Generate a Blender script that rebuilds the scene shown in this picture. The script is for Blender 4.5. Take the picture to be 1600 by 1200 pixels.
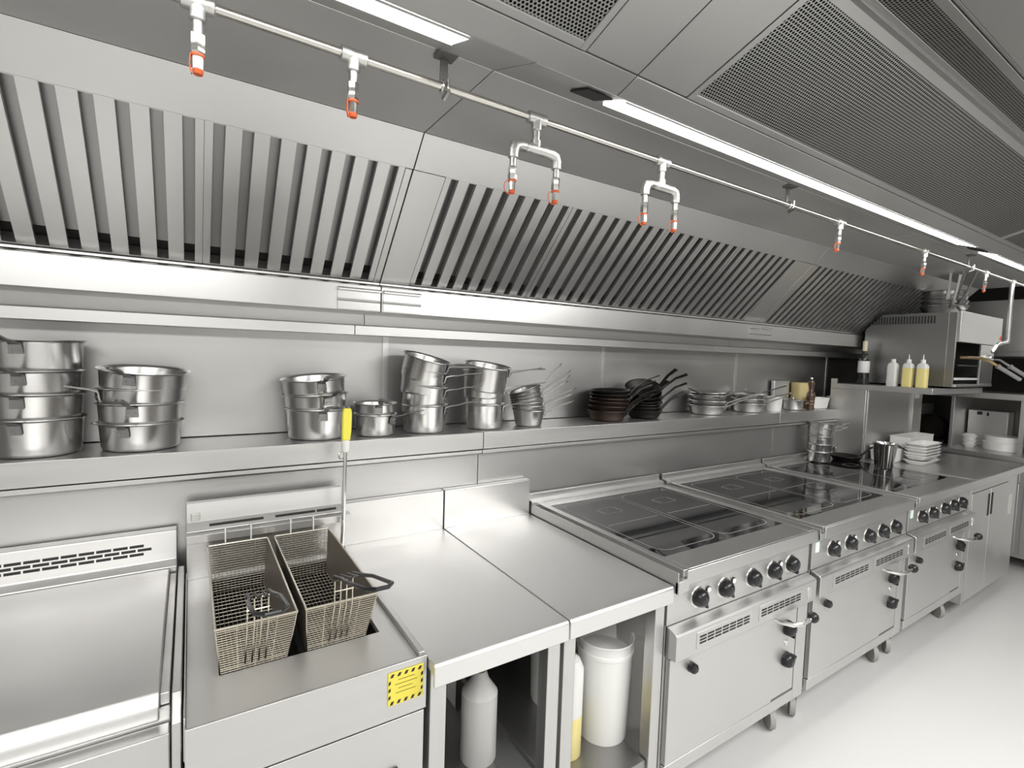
import bpy, bmesh, math, random
from mathutils import Vector, Matrix
random.seed(7)
for o in list(bpy.data.objects): bpy.data.objects.remove(o)
S=bpy.context.scene; COL=S.collection
PI=math.pi
# ---------------------------------------------------------------- camera, exposure, lights
# x runs along the cooking line, y from the aisle to the wall, z up; metres
cam=bpy.data.cameras.new('camera'); co=bpy.data.objects.new('camera',cam); COL.objects.link(co)
YAW,PITCH,ROLL=0.570138,-0.0596892,0.0323914
f=Vector((math.sin(YAW)*math.cos(PITCH),math.cos(YAW)*math.cos(PITCH),math.sin(PITCH)))
r=Vector((math.cos(YAW),-math.sin(YAW),0)); u=r.cross(f)
r2=r*math.cos(ROLL)+u*math.sin(ROLL); u2=u*math.cos(ROLL)-r*math.sin(ROLL)
m=Matrix.Identity(4)
for i in range(3): m[i][0]=r2[i]; m[i][1]=u2[i]; m[i][2]=-f[i]
m[2][3]=1.58
co.matrix_world=m
cam.sensor_width=36; cam.lens=786.356/1600*36; cam.clip_start=0.02
S.camera=co
S.view_settings.view_transform='Standard'; S.view_settings.look='None'
S.view_settings.gamma=1; S.view_settings.use_curve_mapping=False
S.view_settings.exposure=-0.08
w=bpy.data.worlds.new('world'); S.world=w; w.use_nodes=True
w.node_tree.nodes['Background'].inputs[0].default_value=(.5,.5,.49,1)
w.node_tree.nodes['Background'].inputs[1].default_value=.15
def area(name,loc,sx,sy,power,color=(1,.992,.975)):
    l=bpy.data.lights.new(name,'AREA'); l.shape='RECTANGLE'; l.size=sx; l.size_y=sy
    l.energy=power; l.color=color
    o=bpy.data.objects.new(name,l); COL.objects.link(o); o.location=loc
    return o
STRIP=9.0
area('ceiling_lamp_light',(-.5,-.55,2.26),1.7,.7,56)
area('ceiling_lamp_light',(2.3,-.60,2.26),2.2,.7,96)
area('ceiling_lamp_light',(4.3,-.75,2.26),1.2,.3,4)
# ---------------------------------------------------------------- materials
def mat(name,base,rough=.5,metal=0.,emit=None,es=0,alpha=None,trans=0,ior=1.45,coat=0):
    m=bpy.data.materials.new(name); m.use_nodes=True
    b=m.node_tree.nodes['Principled BSDF']
    b.inputs['Base Color'].default_value=(*base,1); b.inputs['Roughness'].default_value=rough
    b.inputs['Metallic'].default_value=metal; b.inputs['IOR'].default_value=ior
    b.inputs['Transmission Weight'].default_value=trans; b.inputs['Coat Weight'].default_value=coat
    if emit: b.inputs['Emission Color'].default_value=(*emit,1); b.inputs['Emission Strength'].default_value=es
    return m
def noisy(m,scale=(1,1,1),amt=.08,bump=0.,base_amt=.06,detail=3,sc=1.):
    """stretched noise in object space: varies roughness and colour a little, optional relief"""
    nt=m.node_tree; N=nt.nodes; L=nt.links; b=N['Principled BSDF']
    tc=N.new('ShaderNodeTexCoord'); mp=N.new('ShaderNodeMapping'); mp.inputs['Scale'].default_value=scale
    nz=N.new('ShaderNodeTexNoise'); nz.inputs['Scale'].default_value=sc; nz.inputs['Detail'].default_value=detail
    L.new(tc.outputs['Object'],mp.inputs[0]); L.new(mp.outputs[0],nz.inputs['Vector'])
    r0=b.inputs['Roughness'].default_value
    mr=N.new('ShaderNodeMapRange'); mr.inputs[3].default_value=max(.02,r0-amt); mr.inputs[4].default_value=r0+amt
    mr.inputs[1].default_value=.3; mr.inputs[2].default_value=.7
    L.new(nz.outputs[0],mr.inputs[0]); L.new(mr.outputs[0],b.inputs['Roughness'])
    c=b.inputs['Base Color'].default_value[:3]
    mx=N.new('ShaderNodeMix'); mx.data_type='RGBA'
    mx.inputs[6].default_value=(*[max(0,v*(1-base_amt)) for v in c],1); mx.inputs[7].default_value=(*[min(1,v*(1+base_amt)) for v in c],1)
    L.new(nz.outputs[0],mx.inputs[0]); L.new(mx.outputs[2],b.inputs['Base Color'])
    if bump:
        bp=N.new('ShaderNodeBump'); bp.inputs['Strength'].default_value=bump; bp.inputs['Distance'].default_value=.002
        L.new(nz.outputs[0],bp.inputs['Height']); L.new(bp.outputs[0],b.inputs['Normal'])
    return m
def steel(name,c=.60,rough=.34,scale=(2,40,40),amt=.05,bump=0.,tint=(1,.992,.978),ba=.05):
    return noisy(mat(name,(c*tint[0],c*tint[1],c*tint[2]),rough,.93),scale,amt,bump,ba)
M={}
M['steel']=steel('brushed_steel')
M['steel_v']=steel('brushed_steel_upright',scale=(40,40,2))
M['hood']=steel('hood_steel',.63,.34,(3,3,6),.03,.0)
M['roof']=steel('hood_roof_steel',.80,.42,(3,3,3),.04,.0)
M['top']=steel('worktop_steel',.76,.44,(4,4,4),.06,.0,ba=.05)
M['stove']=steel('stove_steel',.60,.36,(3,3,3),.04,.0)
M['front']=steel('front_panel_steel',.62,.42,(3,3,3),.04,.0)
M['trough']=steel('trough_steel',.56,.30,(2.5,1,1),.04)
M['handle']=steel('handle_steel',.30,.30,(20,20,20),.03)
M['grill']=steel('grill_side_steel',.30,.33,(3,3,3),.03)
M['rear']=steel('shade_darkened_steel',.36,.38,(3,3,6),.03)  # hood steel darkened; shade inside the filter gaps is put into its colour
M['wall']=steel('wall_steel',.49,.38,(2,2,5),.06,.04)
M['bracket']=steel('dark_bracket_steel',.25,.45)
M['pot']=steel('pot_steel',.60,.25,(1,1,1),.02,.0,ba=.02)
M['pot_in']=M['pot']
M['chrome']=mat('chrome',(.78,.77,.74),.12,1)
M['galv']=noisy(mat('galvanised_pipe',(.60,.60,.58),.38,1),(60,60,60),.1,.3,.15)
M['pipe']=mat('polished_pipe',(.62,.60,.56),.22,1)
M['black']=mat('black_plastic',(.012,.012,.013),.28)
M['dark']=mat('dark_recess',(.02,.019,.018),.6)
M['glass']=noisy(mat('black_ceramic_glass',(.012,.012,.013),.05,0,ior=1.5),(5,5,5),.03,0,.2)
M['line']=mat('printed_zone_line',(.33,.32,.30),.4)
M['iron']=noisy(mat('blackened_iron',(.028,.024,.022),.36,.6),(12,12,12),.1,.2,.3)
M['iron_b']=noisy(mat('browned_steel_pan',(.09,.065,.055),.36,.8),(8,8,20),.1,.1,.3)
M['ceil']=noisy(mat('satin_metal_ceiling',(.56,.556,.545),.36,.75),(2,2,2),.04,.0,.03)
M['white']=mat('white_plastic',(.78,.78,.76),.35)
M['porcelain']=mat('white_porcelain',(.80,.80,.78),.15,coat=.3)
M['milky']=mat('milky_plastic',(.80,.80,.78),.3,trans=.15)
M['oil']=mat('yellow_oil_in_bottle',(.76,.66,.27),.25)
M['paint']=noisy(mat('cream_wall_paint',(.72,.715,.70),.6),(2,2,2),.05,.02,.03)
M['floor']=noisy(mat('pale_resin_floor',(.58,.58,.57),.38),(1.2,1.2,1.2),.03,.0,.03,detail=5)
M['orange']=mat('orange_cap',(.62,.11,.03),.4)
M['yellow']=mat('yellow_grip',(.80,.74,.09),.4)
M['sign']=mat('yellow_sign',(.68,.58,.08),.5)
M['emit']=mat('lit_diffuser',(1,1,1),.5,emit=(1,.99,.965),es=STRIP)
M['wood']=noisy(mat('dark_turned_wood',(.07,.035,.018),.22,coat=.6),(20,20,4),.05,.05,.4)
M['cheese']=noisy(mat('pale_yellow_block',(.72,.60,.30),.5),(6,6,6),.05,.03,.08)
M['bottle']=mat('dark_wine_glass',(.008,.012,.008),.08,coat=.6)
M['cork']=mat('cream_capsule',(.70,.64,.48),.5)
M['paper']=mat('paper_label',(.80,.80,.80),.6)
M['wire']=mat('golden_wire',(.58,.54,.46),.32,1)
M['mesh']=noisy(mat('fine_basket_mesh',(.30,.27,.23),.5,.8),(150,150,150),.05,.4,.15)
M['blacksteel']=mat('fryer_well_steel',(.10,.098,.092),.35,.9)
M['castor']=mat('grey_castor_rubber',(.32,.31,.29),.5)
M['grip']=mat('grey_grip',(.28,.28,.28),.4)
M['brass']=mat('warm_brass',(.75,.55,.30),.3,1)  # warm-toned metal of one lift arm and the mill rings
M['greentag']=mat('pale_green_tag',(.62,.74,.66),.5)
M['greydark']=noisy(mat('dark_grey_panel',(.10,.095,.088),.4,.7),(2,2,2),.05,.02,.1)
def perforated():
    """satin sheet with a hexagonal field of small round holes, laid out in the panel's own plane"""
    m=noisy(mat('perforated_sheet',(.50,.495,.48),.36,.8),(2,2,2),.05,0,.02)
    nt=m.node_tree;N=nt.nodes;L=nt.links;b=N['Principled BSDF']
    tc=N.new('ShaderNodeTexCoord'); outs=[]
    P=.0085
    for off in (0,.5):
        mp=N.new('ShaderNodeMapping'); mp.inputs['Scale'].default_value=(1/P,1/(P*1.732),0); mp.inputs['Location'].default_value=(off,off,0)
        L.new(tc.outputs['Object'],mp.inputs[0])
        fr=N.new('ShaderNodeVectorMath'); fr.operation='FRACTION'; L.new(mp.outputs[0],fr.inputs[0])
        sb=N.new('ShaderNodeVectorMath'); sb.operation='SUBTRACT'; sb.inputs[1].default_value=(.5,.5,0); L.new(fr.outputs[0],sb.inputs[0])
        mu=N.new('ShaderNodeVectorMath'); mu.operation='MULTIPLY'; mu.inputs[1].default_value=(1,1.732,0); L.new(sb.outputs[0],mu.inputs[0])
        ln=N.new('ShaderNodeVectorMath'); ln.operation='LENGTH'; L.new(mu.outputs[0],ln.inputs[0]); outs.append(ln.outputs['Value'])
    mn=N.new('ShaderNodeMath'); mn.operation='MINIMUM'; L.new(outs[0],mn.inputs[0]); L.new(outs[1],mn.inputs[1])
    lt=N.new('ShaderNodeMath'); lt.operation='LESS_THAN'; lt.inputs[1].default_value=.355; L.new(mn.outputs[0],lt.inputs[0])
    mx=N.new('ShaderNodeMix'); mx.data_type='RGBA'; mx.inputs[7].default_value=(.01,.01,.01,1)
    old=b.inputs['Base Color'].links[0].from_socket
    L.new(lt.outputs[0],mx.inputs[0]); L.new(old,mx.inputs[6]); L.new(mx.outputs[2],b.inputs['Base Color'])
    sp=N.new('ShaderNodeMath'); sp.operation='SUBTRACT'; sp.inputs[0].default_value=1; L.new(lt.outputs[0],sp.inputs[1])
    hm=N.new('ShaderNodeMath'); hm.operation='MULTIPLY'; hm.inputs[1].default_value=.8; L.new(sp.outputs[0],hm.inputs[0]); L.new(hm.outputs[0],b.inputs['Metallic'])
    L.new(hm.outputs[0],b.inputs['Specular IOR Level'])
    return m
M['perf']=perforated()
# ---------------------------------------------------------------- mesh helpers
ORG={}
class MB:
    def __init__(s): s.v=[]; s.f=[]
    def add(s,v,f):
        n=len(s.v); s.v+=[tuple(p) for p in v]; s.f+=[tuple(n+i for i in q) for q in f]; return s
    def box(s,x0,x1,y0,y1,z0,z1):
        return s.add([(x0,y0,z0),(x1,y0,z0),(x1,y1,z0),(x0,y1,z0),(x0,y0,z1),(x1,y0,z1),(x1,y1,z1),(x0,y1,z1)],
            [(0,3,2,1),(4,5,6,7),(0,1,5,4),(1,2,6,5),(2,3,7,6),(3,0,4,7)])
    def prism(s,poly,x0,x1):
        """poly: (y,z) outline, extruded along x"""
        n=len(poly); a=sum(poly[i][0]*poly[(i+1)%n][1]-poly[(i+1)%n][0]*poly[i][1] for i in range(n))
        if a<0: poly=poly[::-1]
        v=[(x0,y,z) for y,z in poly]+[(x1,y,z) for y,z in poly]
        f=[tuple(range(n))[::-1],tuple(range(n,2*n))]+[(i,(i+1)%n,n+(i+1)%n,n+i) for i in range(n)]
        return s.add(v,f)
    def prismz(s,poly,z0,z1):
        n=len(poly); a=sum(poly[i][0]*poly[(i+1)%n][1]-poly[(i+1)%n][0]*poly[i][1] for i in range(n))
        if a<0: poly=poly[::-1]
        v=[(x,y,z0) for x,y in poly]+[(x,y,z1) for x,y in poly]
        f=[tuple(range(n))[::-1],tuple(range(n,2*n))]+[(i,(i+1)%n,n+(i+1)%n,n+i) for i in range(n)]
        return s.add(v,f)
    def rings(s,R,cap0=True,cap1=True):
        n=len(R[0]); v=[p for q in R for p in q]; f=[]
        for k in range(len(R)-1):
            for i in range(n):
                j=(i+1)%n; f.append((k*n+i,k*n+j,(k+1)*n+j,(k+1)*n+i))
        if cap0: f.append(tuple(range(n))[::-1])
        if cap1: f.append(tuple((len(R)-1)*n+i for i in range(n)))
        return s.add(v,f)
    def tube(s,pts,rad,seg=10,caps=True):
        pts=[Vector(p) for p in pts]; R=[]; up=None
        rr=rad if isinstance(rad,(list,tuple)) else [rad]*len(pts)
        for i,p in enumerate(pts):
            d=((pts[i]-pts[i-1]).normalized() if i else Vector())+((pts[i+1]-pts[i]).normalized() if i<len(pts)-1 else Vector())
            d.normalize()
            if up is None: up=Vector((0,0,1)) if abs(d.z)<.9 else Vector((1,0,0))
            a=d.cross(up).normalized(); b=a.cross(d).normalized(); up=b
            R.append([p+(a*math.cos(t)+b*math.sin(t))*rr[i] for t in [2*PI*k/seg for k in range(seg)]])
        return s.rings(R,caps,caps)
    def cyl(s,p0,p1,rad,seg=16,r2=None): return s.tube([p0,p1],[rad,rad if r2 is None else r2],seg)
    def strap(s,pts,w,t,side):
        """flat bar along pts; side = the direction of its width"""
        pts=[Vector(p) for p in pts]; sd=Vector(side).normalized(); R=[]
        for i,p in enumerate(pts):
            d=((pts[i]-pts[i-1]).normalized() if i else Vector())+((pts[i+1]-pts[i]).normalized() if i<len(pts)-1 else Vector())
            n=d.normalized().cross(sd).normalized(); W=w[i] if isinstance(w,(list,tuple)) else w
            R.append([p+sd*W/2+n*t/2,p-sd*W/2+n*t/2,p-sd*W/2-n*t/2,p+sd*W/2-n*t/2])
        return s.rings(R)
    def lathe(s,prof,seg=32,c=(0,0,0),ax='z'):
        R=[]
        for r_,h in prof:
            r_=max(r_,.0004)
            ring=[(r_*math.cos(2*PI*k/seg),r_*math.sin(2*PI*k/seg),h) for k in range(seg)]
            if ax=='y': ring=[(x,-z,y) for x,y,z in ring]
            R.append([(x+c[0],y+c[1],z+c[2]) for x,y,z in ring])
        return s.rings(R)
    def mesh(s,name):
        me=bpy.data.meshes.new(name); me.from_pydata(s.v,[],s.f); 
        b=bmesh.new(); b.from_mesh(me); bmesh.ops.recalc_face_normals(b,faces=b.faces); b.to_mesh(me); b.free()
        return me
    def make(s,name,m,parent=None,bevel=0,smooth=True,kind=None,label=None,local=False):
        me=s.mesh(name); me.materials.append(M[m] if isinstance(m,str) else m)
        if smooth:
            me.polygons.foreach_set('use_smooth',[True]*len(me.polygons)); me.set_sharp_from_angle(angle=math.radians(32))
        o=bpy.data.objects.new(name,me); COL.objects.link(o)
        if parent is not None:
            og=ORG.get(parent.name,(0,0,0))
            if not local: me.transform(Matrix.Translation([-c for c in og]))
            o.parent=parent; ORG[o.name]=og
        if bevel:
            bv=o.modifiers.new('bevel','BEVEL'); bv.width=bevel; bv.segments=2; bv.limit_method='ANGLE'; bv.angle_limit=math.radians(40)
            bv.harden_normals=False
        if kind: o['kind']=kind
        if label: o['label']=label
        return o
def tag(o,label,cat,group=None):
    o['label']=label; o['category']=cat
    if group: o['group']=group
    return o
def thing(name,label,cat,loc=(0,0,0),group=None,rot=None):
    o=bpy.data.objects.new(name,None); COL.objects.link(o); o.location=loc; o.empty_display_size=.05
    if rot: o.rotation_euler=rot
    ORG[o.name]=tuple(loc); return tag(o,label,cat,group)
def inst(src,parent=None,loc=None):
    o=src.copy(); COL.objects.link(o)
    if parent: o.parent=parent; ORG[o.name]=ORG.get(parent.name,(0,0,0))
    if loc: o.location=loc
    return o
def copy_tree(o,parent=None):
    c=o.copy(); COL.objects.link(c)
    if parent: c.parent=parent
    for ch in list(o.children): copy_tree(ch,c)
    return c
def struct(o): o['kind']='structure'; return o
def B(x0,x1,y0,y1,z0,z1): return MB().box(x0,x1,y0,y1,z0,z1)

# ================================================================ ROOM SHELL
X0,X1,YF,YW=-2.6,7.6,-2.2,2.14
fl=struct(B(X0,X1,YF,YW,-.06,0).make('floor','floor'))
wb=struct(B(X0,X1,YW,YW+.1,0,2.7).make('wall_back','paint'))
struct(B(X0-.1,X0,YF,YW,0,2.7).make('wall_left','paint'))
struct(B(X1,X1+.1,YF,YW,0,2.7).make('wall_right','greydark'))
struct(B(X0,X1,YF-.1,YF,0,2.7).make('wall_front','paint'))
# steel sheets cladding the wall above the pan shelf, 1.24 m wide, and below it, 2.25 m wide
for k in range(-1,6):
    a=.70+1.24*(k-1)
    B(a+.0015,a+1.2385,2.10,YW-.001,1.25,1.70).make('wall_panel','wall' if k<4 else 'greydark',wb,.001)  # far sheets dark: falloff of the light put into their colour
    if k<5: B(a-.012,a+.012,2.096,2.0995,1.25,1.655).make('joint_strip','hood',wb)
for k in range(-1,3):
    a=-1.21+2.25*k
    B(max(X0,a)+.001,min(5.4,a+2.248),1.872,1.89,.85,1.165).make('wall_panel','wall',wb,.001)
    B(max(X0,a)+.001,min(5.4,a+2.248),1.872,1.89,.02,.848).make('shaded_wall_panel','greydark',wb,.001)  # dark sheet stands in for the shade under the worktops
# ---- flashing band under the hoods
for i,(a,b_) in enumerate(((-2.59,.539),(.541,2.779),(2.781,5.02),(5.022,7.59))):
    o=MB().prism([(1.985,1.635),(1.985,1.671),(2.03,1.677),(2.098,1.677),(2.098,1.635)],a,b_).make('trim_%d'%(i+1),'hood',None,.001); struct(o)
# ================================================================ PAN SHELF
sh=thing('pan_shelf','long steel wall shelf carrying pots and pans in lengths with downturned front','shelf',(1.0,1.97,1.165))
for a,b_ in ((-2.55,1.039),(1.042,3.288),(3.291,5.9)):
    MB().prism([(1.83,1.176),(1.83,1.247),(2.095,1.247),(2.095,1.24),(1.838,1.24),(1.838,1.176)],a,b_).make('shelf_section','steel',sh,.0015)
    MB().prism([(1.843,1.151),(1.836,1.158),(1.836,1.171),(1.87,1.171),(1.87,1.151)],a,b_).make('lower_rail','steel',sh,.001)
B(-2.5,5.9,1.872,2.095,1.166,1.239).make('shelf_core','steel',sh)
# ================================================================ EXTRACTION HOODS
FB,FT=(1.85,1.822),(1.535,2.143)     # lower and upper edge (y,z) of the filter plane
def hood(x0,x1,blanks,label):
    t=thing('extraction_hood',label,'hood',((x0+x1)/2,1.9,1.72))
    a,b_=x0+.0015,x1-.0015
    # upper sloping panel and flat roof, 3 mm sheet with thickness upwards
    MB().prism([(1.533,2.145),(1.452,2.229),(1.462,2.24),(1.548,2.157)],a,b_).make('upper_panel','hood',t,.001)
    MB().prism([(1.450,2.229),(1.046,2.229),(1.046,2.24),(1.450,2.24)],a,b_).make('roof_panel','roof',t,.001)
    # light bulkhead in front: sloping soffit
    MB().prism([(1.045,2.229),(.872,2.168),(.872,2.18),(1.045,2.241)],a,b_).make('light_bulkhead','ceil',t,.001)
    # trough: front lip, face, underside, back
    MB().prism([(1.83,1.717),(1.83,1.808),(1.836,1.813),(1.862,1.813),(1.862,1.8),(1.845,1.8),(1.845,1.73),(2.04,1.73),(2.04,1.717)],a,b_).make('grease_trough','trough',t,.0015)
    B(a,b_,2.04,2.09,1.677,1.86).make('back_panel','roof',t)
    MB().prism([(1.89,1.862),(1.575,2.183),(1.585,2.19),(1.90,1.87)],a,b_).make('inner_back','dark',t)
    for (p,q) in blanks:
        MB().prism([(1.85,1.826),(1.537,2.145),(1.548,2.156),(1.861,1.837)],p,q).make('blank_panel','hood',t,.001)
    MB().prism([(1.85,1.818),(1.85,1.824),(1.90,1.872),(1.91,1.862),(1.863,1.815)],a,b_).make('filter_ledge','hood',t)
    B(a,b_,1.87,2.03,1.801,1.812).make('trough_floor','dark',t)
    return t
h1=hood(-2.59,.592,[(.568,.590)],'long stainless extraction hood section left of the seam above the pots')
h2=hood(.592,3.0,[(.594,.704),(2.842,2.998)],'stainless extraction hood section in the middle of the row above the stoves')
h3=hood(3.0,5.42,[(3.002,3.056)],'farthest stainless extraction hood section running behind the grill')
def clip(t,a,b_):
    MB().prism([(1.829,1.745),(1.821,1.752),(1.823,1.757),(1.829,1.755)],a,b_).make('catch_lip','hood',t,.0005)
    B(a,b_,1.8265,1.8295,1.72,1.795).make('trough_cover','trough',t,.0006)
    MB().prism([(1.829,1.79),(1.812,1.786),(1.812,1.791),(1.829,1.798)],a,b_).make('catch_lip','hood',t,.0005)
clip(h1,.436,.588); clip(h2,.598,.745); clip(h2,2.88,2.995); clip(h3,3.005,3.12)
# ---- grease filters: ramped baffles, one object each
SL=math.hypot(FT[0]-FB[0],FT[1]-FB[1]); PHI=math.atan2(FB[0]-FT[0],FT[1]-FB[1])
PITCHF=.0666; NB=8; WF=NB*PITCHF
def chan(w_,n0,dep,s0,s1,t=.0012):
    """channel section across x, web at n0, lips going back (dep>0) or forward (dep<0), length along z"""
    h=w_/2; e=n0+dep
    pts=[(-h,e),(-h,n0),(h,n0),(h,e),(h-t,e),(h-t,n0+(t if dep>0 else -t)),(-h+t,n0+(t if dep>0 else -t)),(-h+t,e)]
    n=8; v=[(x,y,s0) for x,y in pts]+[(x,y,s1) for x,y in pts]
    q=MB(); q.add(v,[(i,(i+1)%n,n+(i+1)%n,n+i) for i in range(n)]+[(0,1,6,7),(1,2,5,6),(2,3,4,5),(n+7,n+6,n+1,n+0),(n+6,n+5,n+2,n+1),(n+5,n+4,n+3,n+2)])
    return q
FR=chan(.0385,0,.013,.004,SL-.002).make('baffle','hood',None,local=True,smooth=False); FH=chan(.0192,0,.013,.004,SL-.002).make('edge_baffle','hood',None,local=True,smooth=False)
BK=chan(.042,.034,-.012,.045,SL-.002).make('rear_baffle','rear',None,local=True,smooth=False)
RB=B(.001,WF-.001,.002,.045,0,.004).make('end_rail','hood',None,local=True)
def gfilter(x,label):
    t=thing('grease_filter',label,'filter',(x,FB[0]+.0,FB[1]+.006),'baffle filters in the hood',(PHI,0,0))
    for k in range(1,NB): inst(FR,t,(k*PITCHF,0,0))
    inst(FH,t,(.0100,0,0)); inst(FH,t,(WF-.0100,0,0))
    for k in range(NB): inst(BK,t,((k+.5)*PITCHF,0,0))
    inst(RB,t,(0,0,0)); inst(RB,t,(0,0,SL-.006))
gfilter(-1.032,'baffle grease filter beyond the left picture edge above the left stack of pots')
gfilter(-.499,'leftmost visible baffle grease filter, above the two big pot stacks')
gfilter(.034,'baffle grease filter directly left of the hood seam and blank strip')
nm=['first baffle grease filter right of the wide blank strip, above the leaning saucepans','second baffle grease filter right of the wide blank strip','third baffle grease filter of the middle hood, above the dark skillets','last baffle grease filter of the middle hood, left of its right blank strip']
for k in range(4): gfilter(.705+k*.534,nm[k])
nm=['first baffle grease filter of the farthest hood, beyond the second blank strip','second baffle grease filter of the farthest hood','third baffle grease filter of the farthest hood, darkening above the grill','baffle grease filter at the far end, hidden behind the grill']
for k in range(4): gfilter(3.058+k*.534,nm[k])
for o in (FR,FH,BK,RB): bpy.data.objects.remove(o)
# ---- strip lights in the bulkhead
def onb(s): return (1.046-.165*s,2.229-.0581*s)     # point on the bulkhead soffit
def strip(x0,x1,label):
    (ya,za),(yb,zb)=onb(.53),onb(1.0)
    t=thing('strip_light',label,'light',((x0+x1)/2,(ya+yb)/2,za))
    MB().prism([(ya,za-.003),(yb,zb-.003),(yb,zb-.0005),(ya,za-.0005)],x0,x1).make('diffuser','emit',t,label='glowing white diffuser')
    MB().prism([(ya+.004,za-.0005),(ya+.004,za-.005),(ya,za-.0055),(ya,za-.0005)],x0,x1).make('housing','ceil',t)
    q=MB(); q.prism([(yb,zb-.0004),(yb-.003,zb-.0015),(yb-.003,zb-.005),(yb,zb-.0045)],x0,x1).make('housing','ceil',t)
strip(-2.3,.446,'glowing strip light at the top edge, left of the hood seam')
strip(.852,3.22,'longest glowing strip light, over the stoves')
strip(3.52,5.4,'farthest glowing strip light, at the right picture edge')
for x,lb in ((.78,'dark slotted junction plate beside the left end of the longest strip light'),(3.36,'dark slotted junction plate between the two right strip lights')):
    (ya,za),(yb,zb)=onb(.55),onb(.95)
    tag(MB().prism([(ya,za-.006),(yb,zb-.006),(yb,zb-.001),(ya,za-.001)],x-.035,x+.04).make('junction_plate','dark',None,.002),lb,'plate')
# ================================================================ VENTILATED CEILING (ridge profile)
TS=.315
def pz(y): return 2.168+TS*(.868-y)
yr=.507; zr=pz(yr)
def p2(y): return zr-TS*(yr-y)
ce=struct(MB().prism([(.30,2.225),(YF,2.425),(YF,2.6),(.30,2.6)],X0,X1).make('ceiling','paint'))
def cpan(name,x0,x1,ya,yb,m,fz,th=.012,parent=None,bevel=.0012,local=False):
    q=MB().prism([(ya,fz(ya)),(yb,fz(yb)),(yb,fz(yb)+th),(ya,fz(ya)+th)],x0,x1)
    return q.make(name,m,parent,bevel)
for a,b_ in ((X0,.8145),(.8175,5.5),(5.503,X1)):
    MB().prism([(.871,2.168),(.8125,pz(.8125)),(.8125,pz(.8125)+.014),(.871,2.26)],a,b_).make('fascia_panel','ceil',ce,.0012)
for a,b_ in ((.6695,.8135),(.8165,.9725)): cpan('plain_panel',a,b_,.808,yr+.003,'ceil',pz,parent=ce)
B(X0,X1,.02,.87,2.36,2.37).make('void_cover','dark',ce)
def perf_panel(x0,x1,ya,yb,fz,sgn):
    fr=MB()
    for (p,q,r_,s_) in ((x0,x0+.016,ya,yb),(x1-.016,x1,ya,yb),(x0+.016,x1-.016,ya,ya-.016*(1 if ya>yb else -1)),(x0+.016,x1-.016,yb+.022*(1 if ya>yb else -1),yb)):
        fr.prism([(r_,fz(r_)-.0015),(s_,fz(s_)-.0015),(s_,fz(s_)+.012),(r_,fz(r_)+.012)],p,q)
    o=fr.make('panel_frame','ceil',ce,.001)
    # the sheet itself: object axes lie in the sheet so that the hole grid is square to it
    me=MB(); L_=math.hypot(ya-yb,fz(ya)-fz(yb)); me.box(0,x1-x0-.004,0,L_-.004,0,.002)
    s=me.make('perforated_sheet','perf',o,local=True)
    ymin=min(ya,yb); s.location=(x0+.002,ymin+.002,fz(ymin)+.001); ymax=max(ya,yb)
    s.rotation_euler=(math.atan2(fz(ymax)-fz(ymin),ymax-ymin),0,0)
perf_panel(X0+.4,.6665,.808,yr+.003,pz,1)
for a,b_ in ((.9755,3.2),(3.203,5.5),(5.503,X1)): perf_panel(a,b_,.808,yr+.003,pz,1)
for a,b_ in ((X0+.4,.97),(.975,3.2),(3.203,5.5),(5.503,X1)): perf_panel(a,b_,yr-.012,.385,p2,-1)
MB().prism([(yr+.004,zr-.006),(yr-.014,zr-.014),(yr-.014,zr+.012),(yr+.004,zr+.012)],X0,X1).make('ridge_trim','ceil',ce,.001)
MB().prism([(.382,p2(.382)),(.374,p2(.382)-.004),(.374,p2(.38)+.03),(.382,p2(.38)+.03)],X0,X1).make('edge_trim','ceil',ce,.001)
MB().prism([(.373,2.238),(.30,2.226),(.30,2.3),(.373,2.3)],X0,X1).make('border_panel','ceil',ce,.001)
# ================================================================ SUPPRESSION PIPE
PY,PZ=1.05,2.157
sp=thing('suppression_pipe','polished fire suppression pipe running under the hood roof with capped nozzles','pipe',(1.5,PY,PZ))
MB().cyl((-2.4,PY,PZ),(5.4,PY,PZ),.0085,14).make('pipe','pipe',sp)
def nozzle(x,y,z,lab=None,loop=True,dirx=0,s=1):
    d=Vector((dirx,0,-1)).normalized()
    def at(h): return Vector((x,y,z))+d*h*s
    a=MB().tube([at(0),at(.022),at(.024)],[.0085*s,.0085*s,.006*s],12).make('nipple','galv',sp)
    n=MB().tube([at(.022),at(.024),at(.053),at(.056)],[.0095*s,.0115*s,.0115*s,.0095*s],6).make('nozzle','chrome',sp)
    MB().tube([at(.056),at(.058),at(.0605)],[.0105*s,.011*s,.0105*s],12).make('cap_ring','orange',n)
    MB().tube([at(.0605),at(.082)],[.0085*s,.0078*s],10).make('nozzle_body','chrome' if not lab else 'paper',n)
    MB().tube([at(.081),at(.083),at(.089)],[.008*s,.0088*s,.0075*s],10).make('cap','orange',n)
    if loop:
        c=at(.076)+Vector((-.010*s,-.002,0)); MB().tube([c+Vector((.015*s*math.cos(t),0,.017*s*math.sin(t))) for t in [PI*2*k/14 for k in range(15)]],.0012*s,5,False).make('cap_loop','orange',n)
    else:
        MB().strap([at(.058)+Vector((-.011,0,0)),at(.075)+Vector((-.0125,0,0)),at(.09)+Vector((-.009,0,0))],.008,.0015,(0,1,0)).make('cap_loop','orange',n)
def tee(x,down=True):
    q=MB(); q.tube([(x-.026,PY,PZ),(x-.024,PY,PZ),(x+.024,PY,PZ),(x+.026,PY,PZ)],[.0115,.0145,.0145,.0115],14)
    q.tube([(x,PY,PZ),(x,PY,PZ-.028),(x,PY,PZ-.030)],[.0135,.0135,.011],14)
    return q.make('tee','galv',sp)
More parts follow.
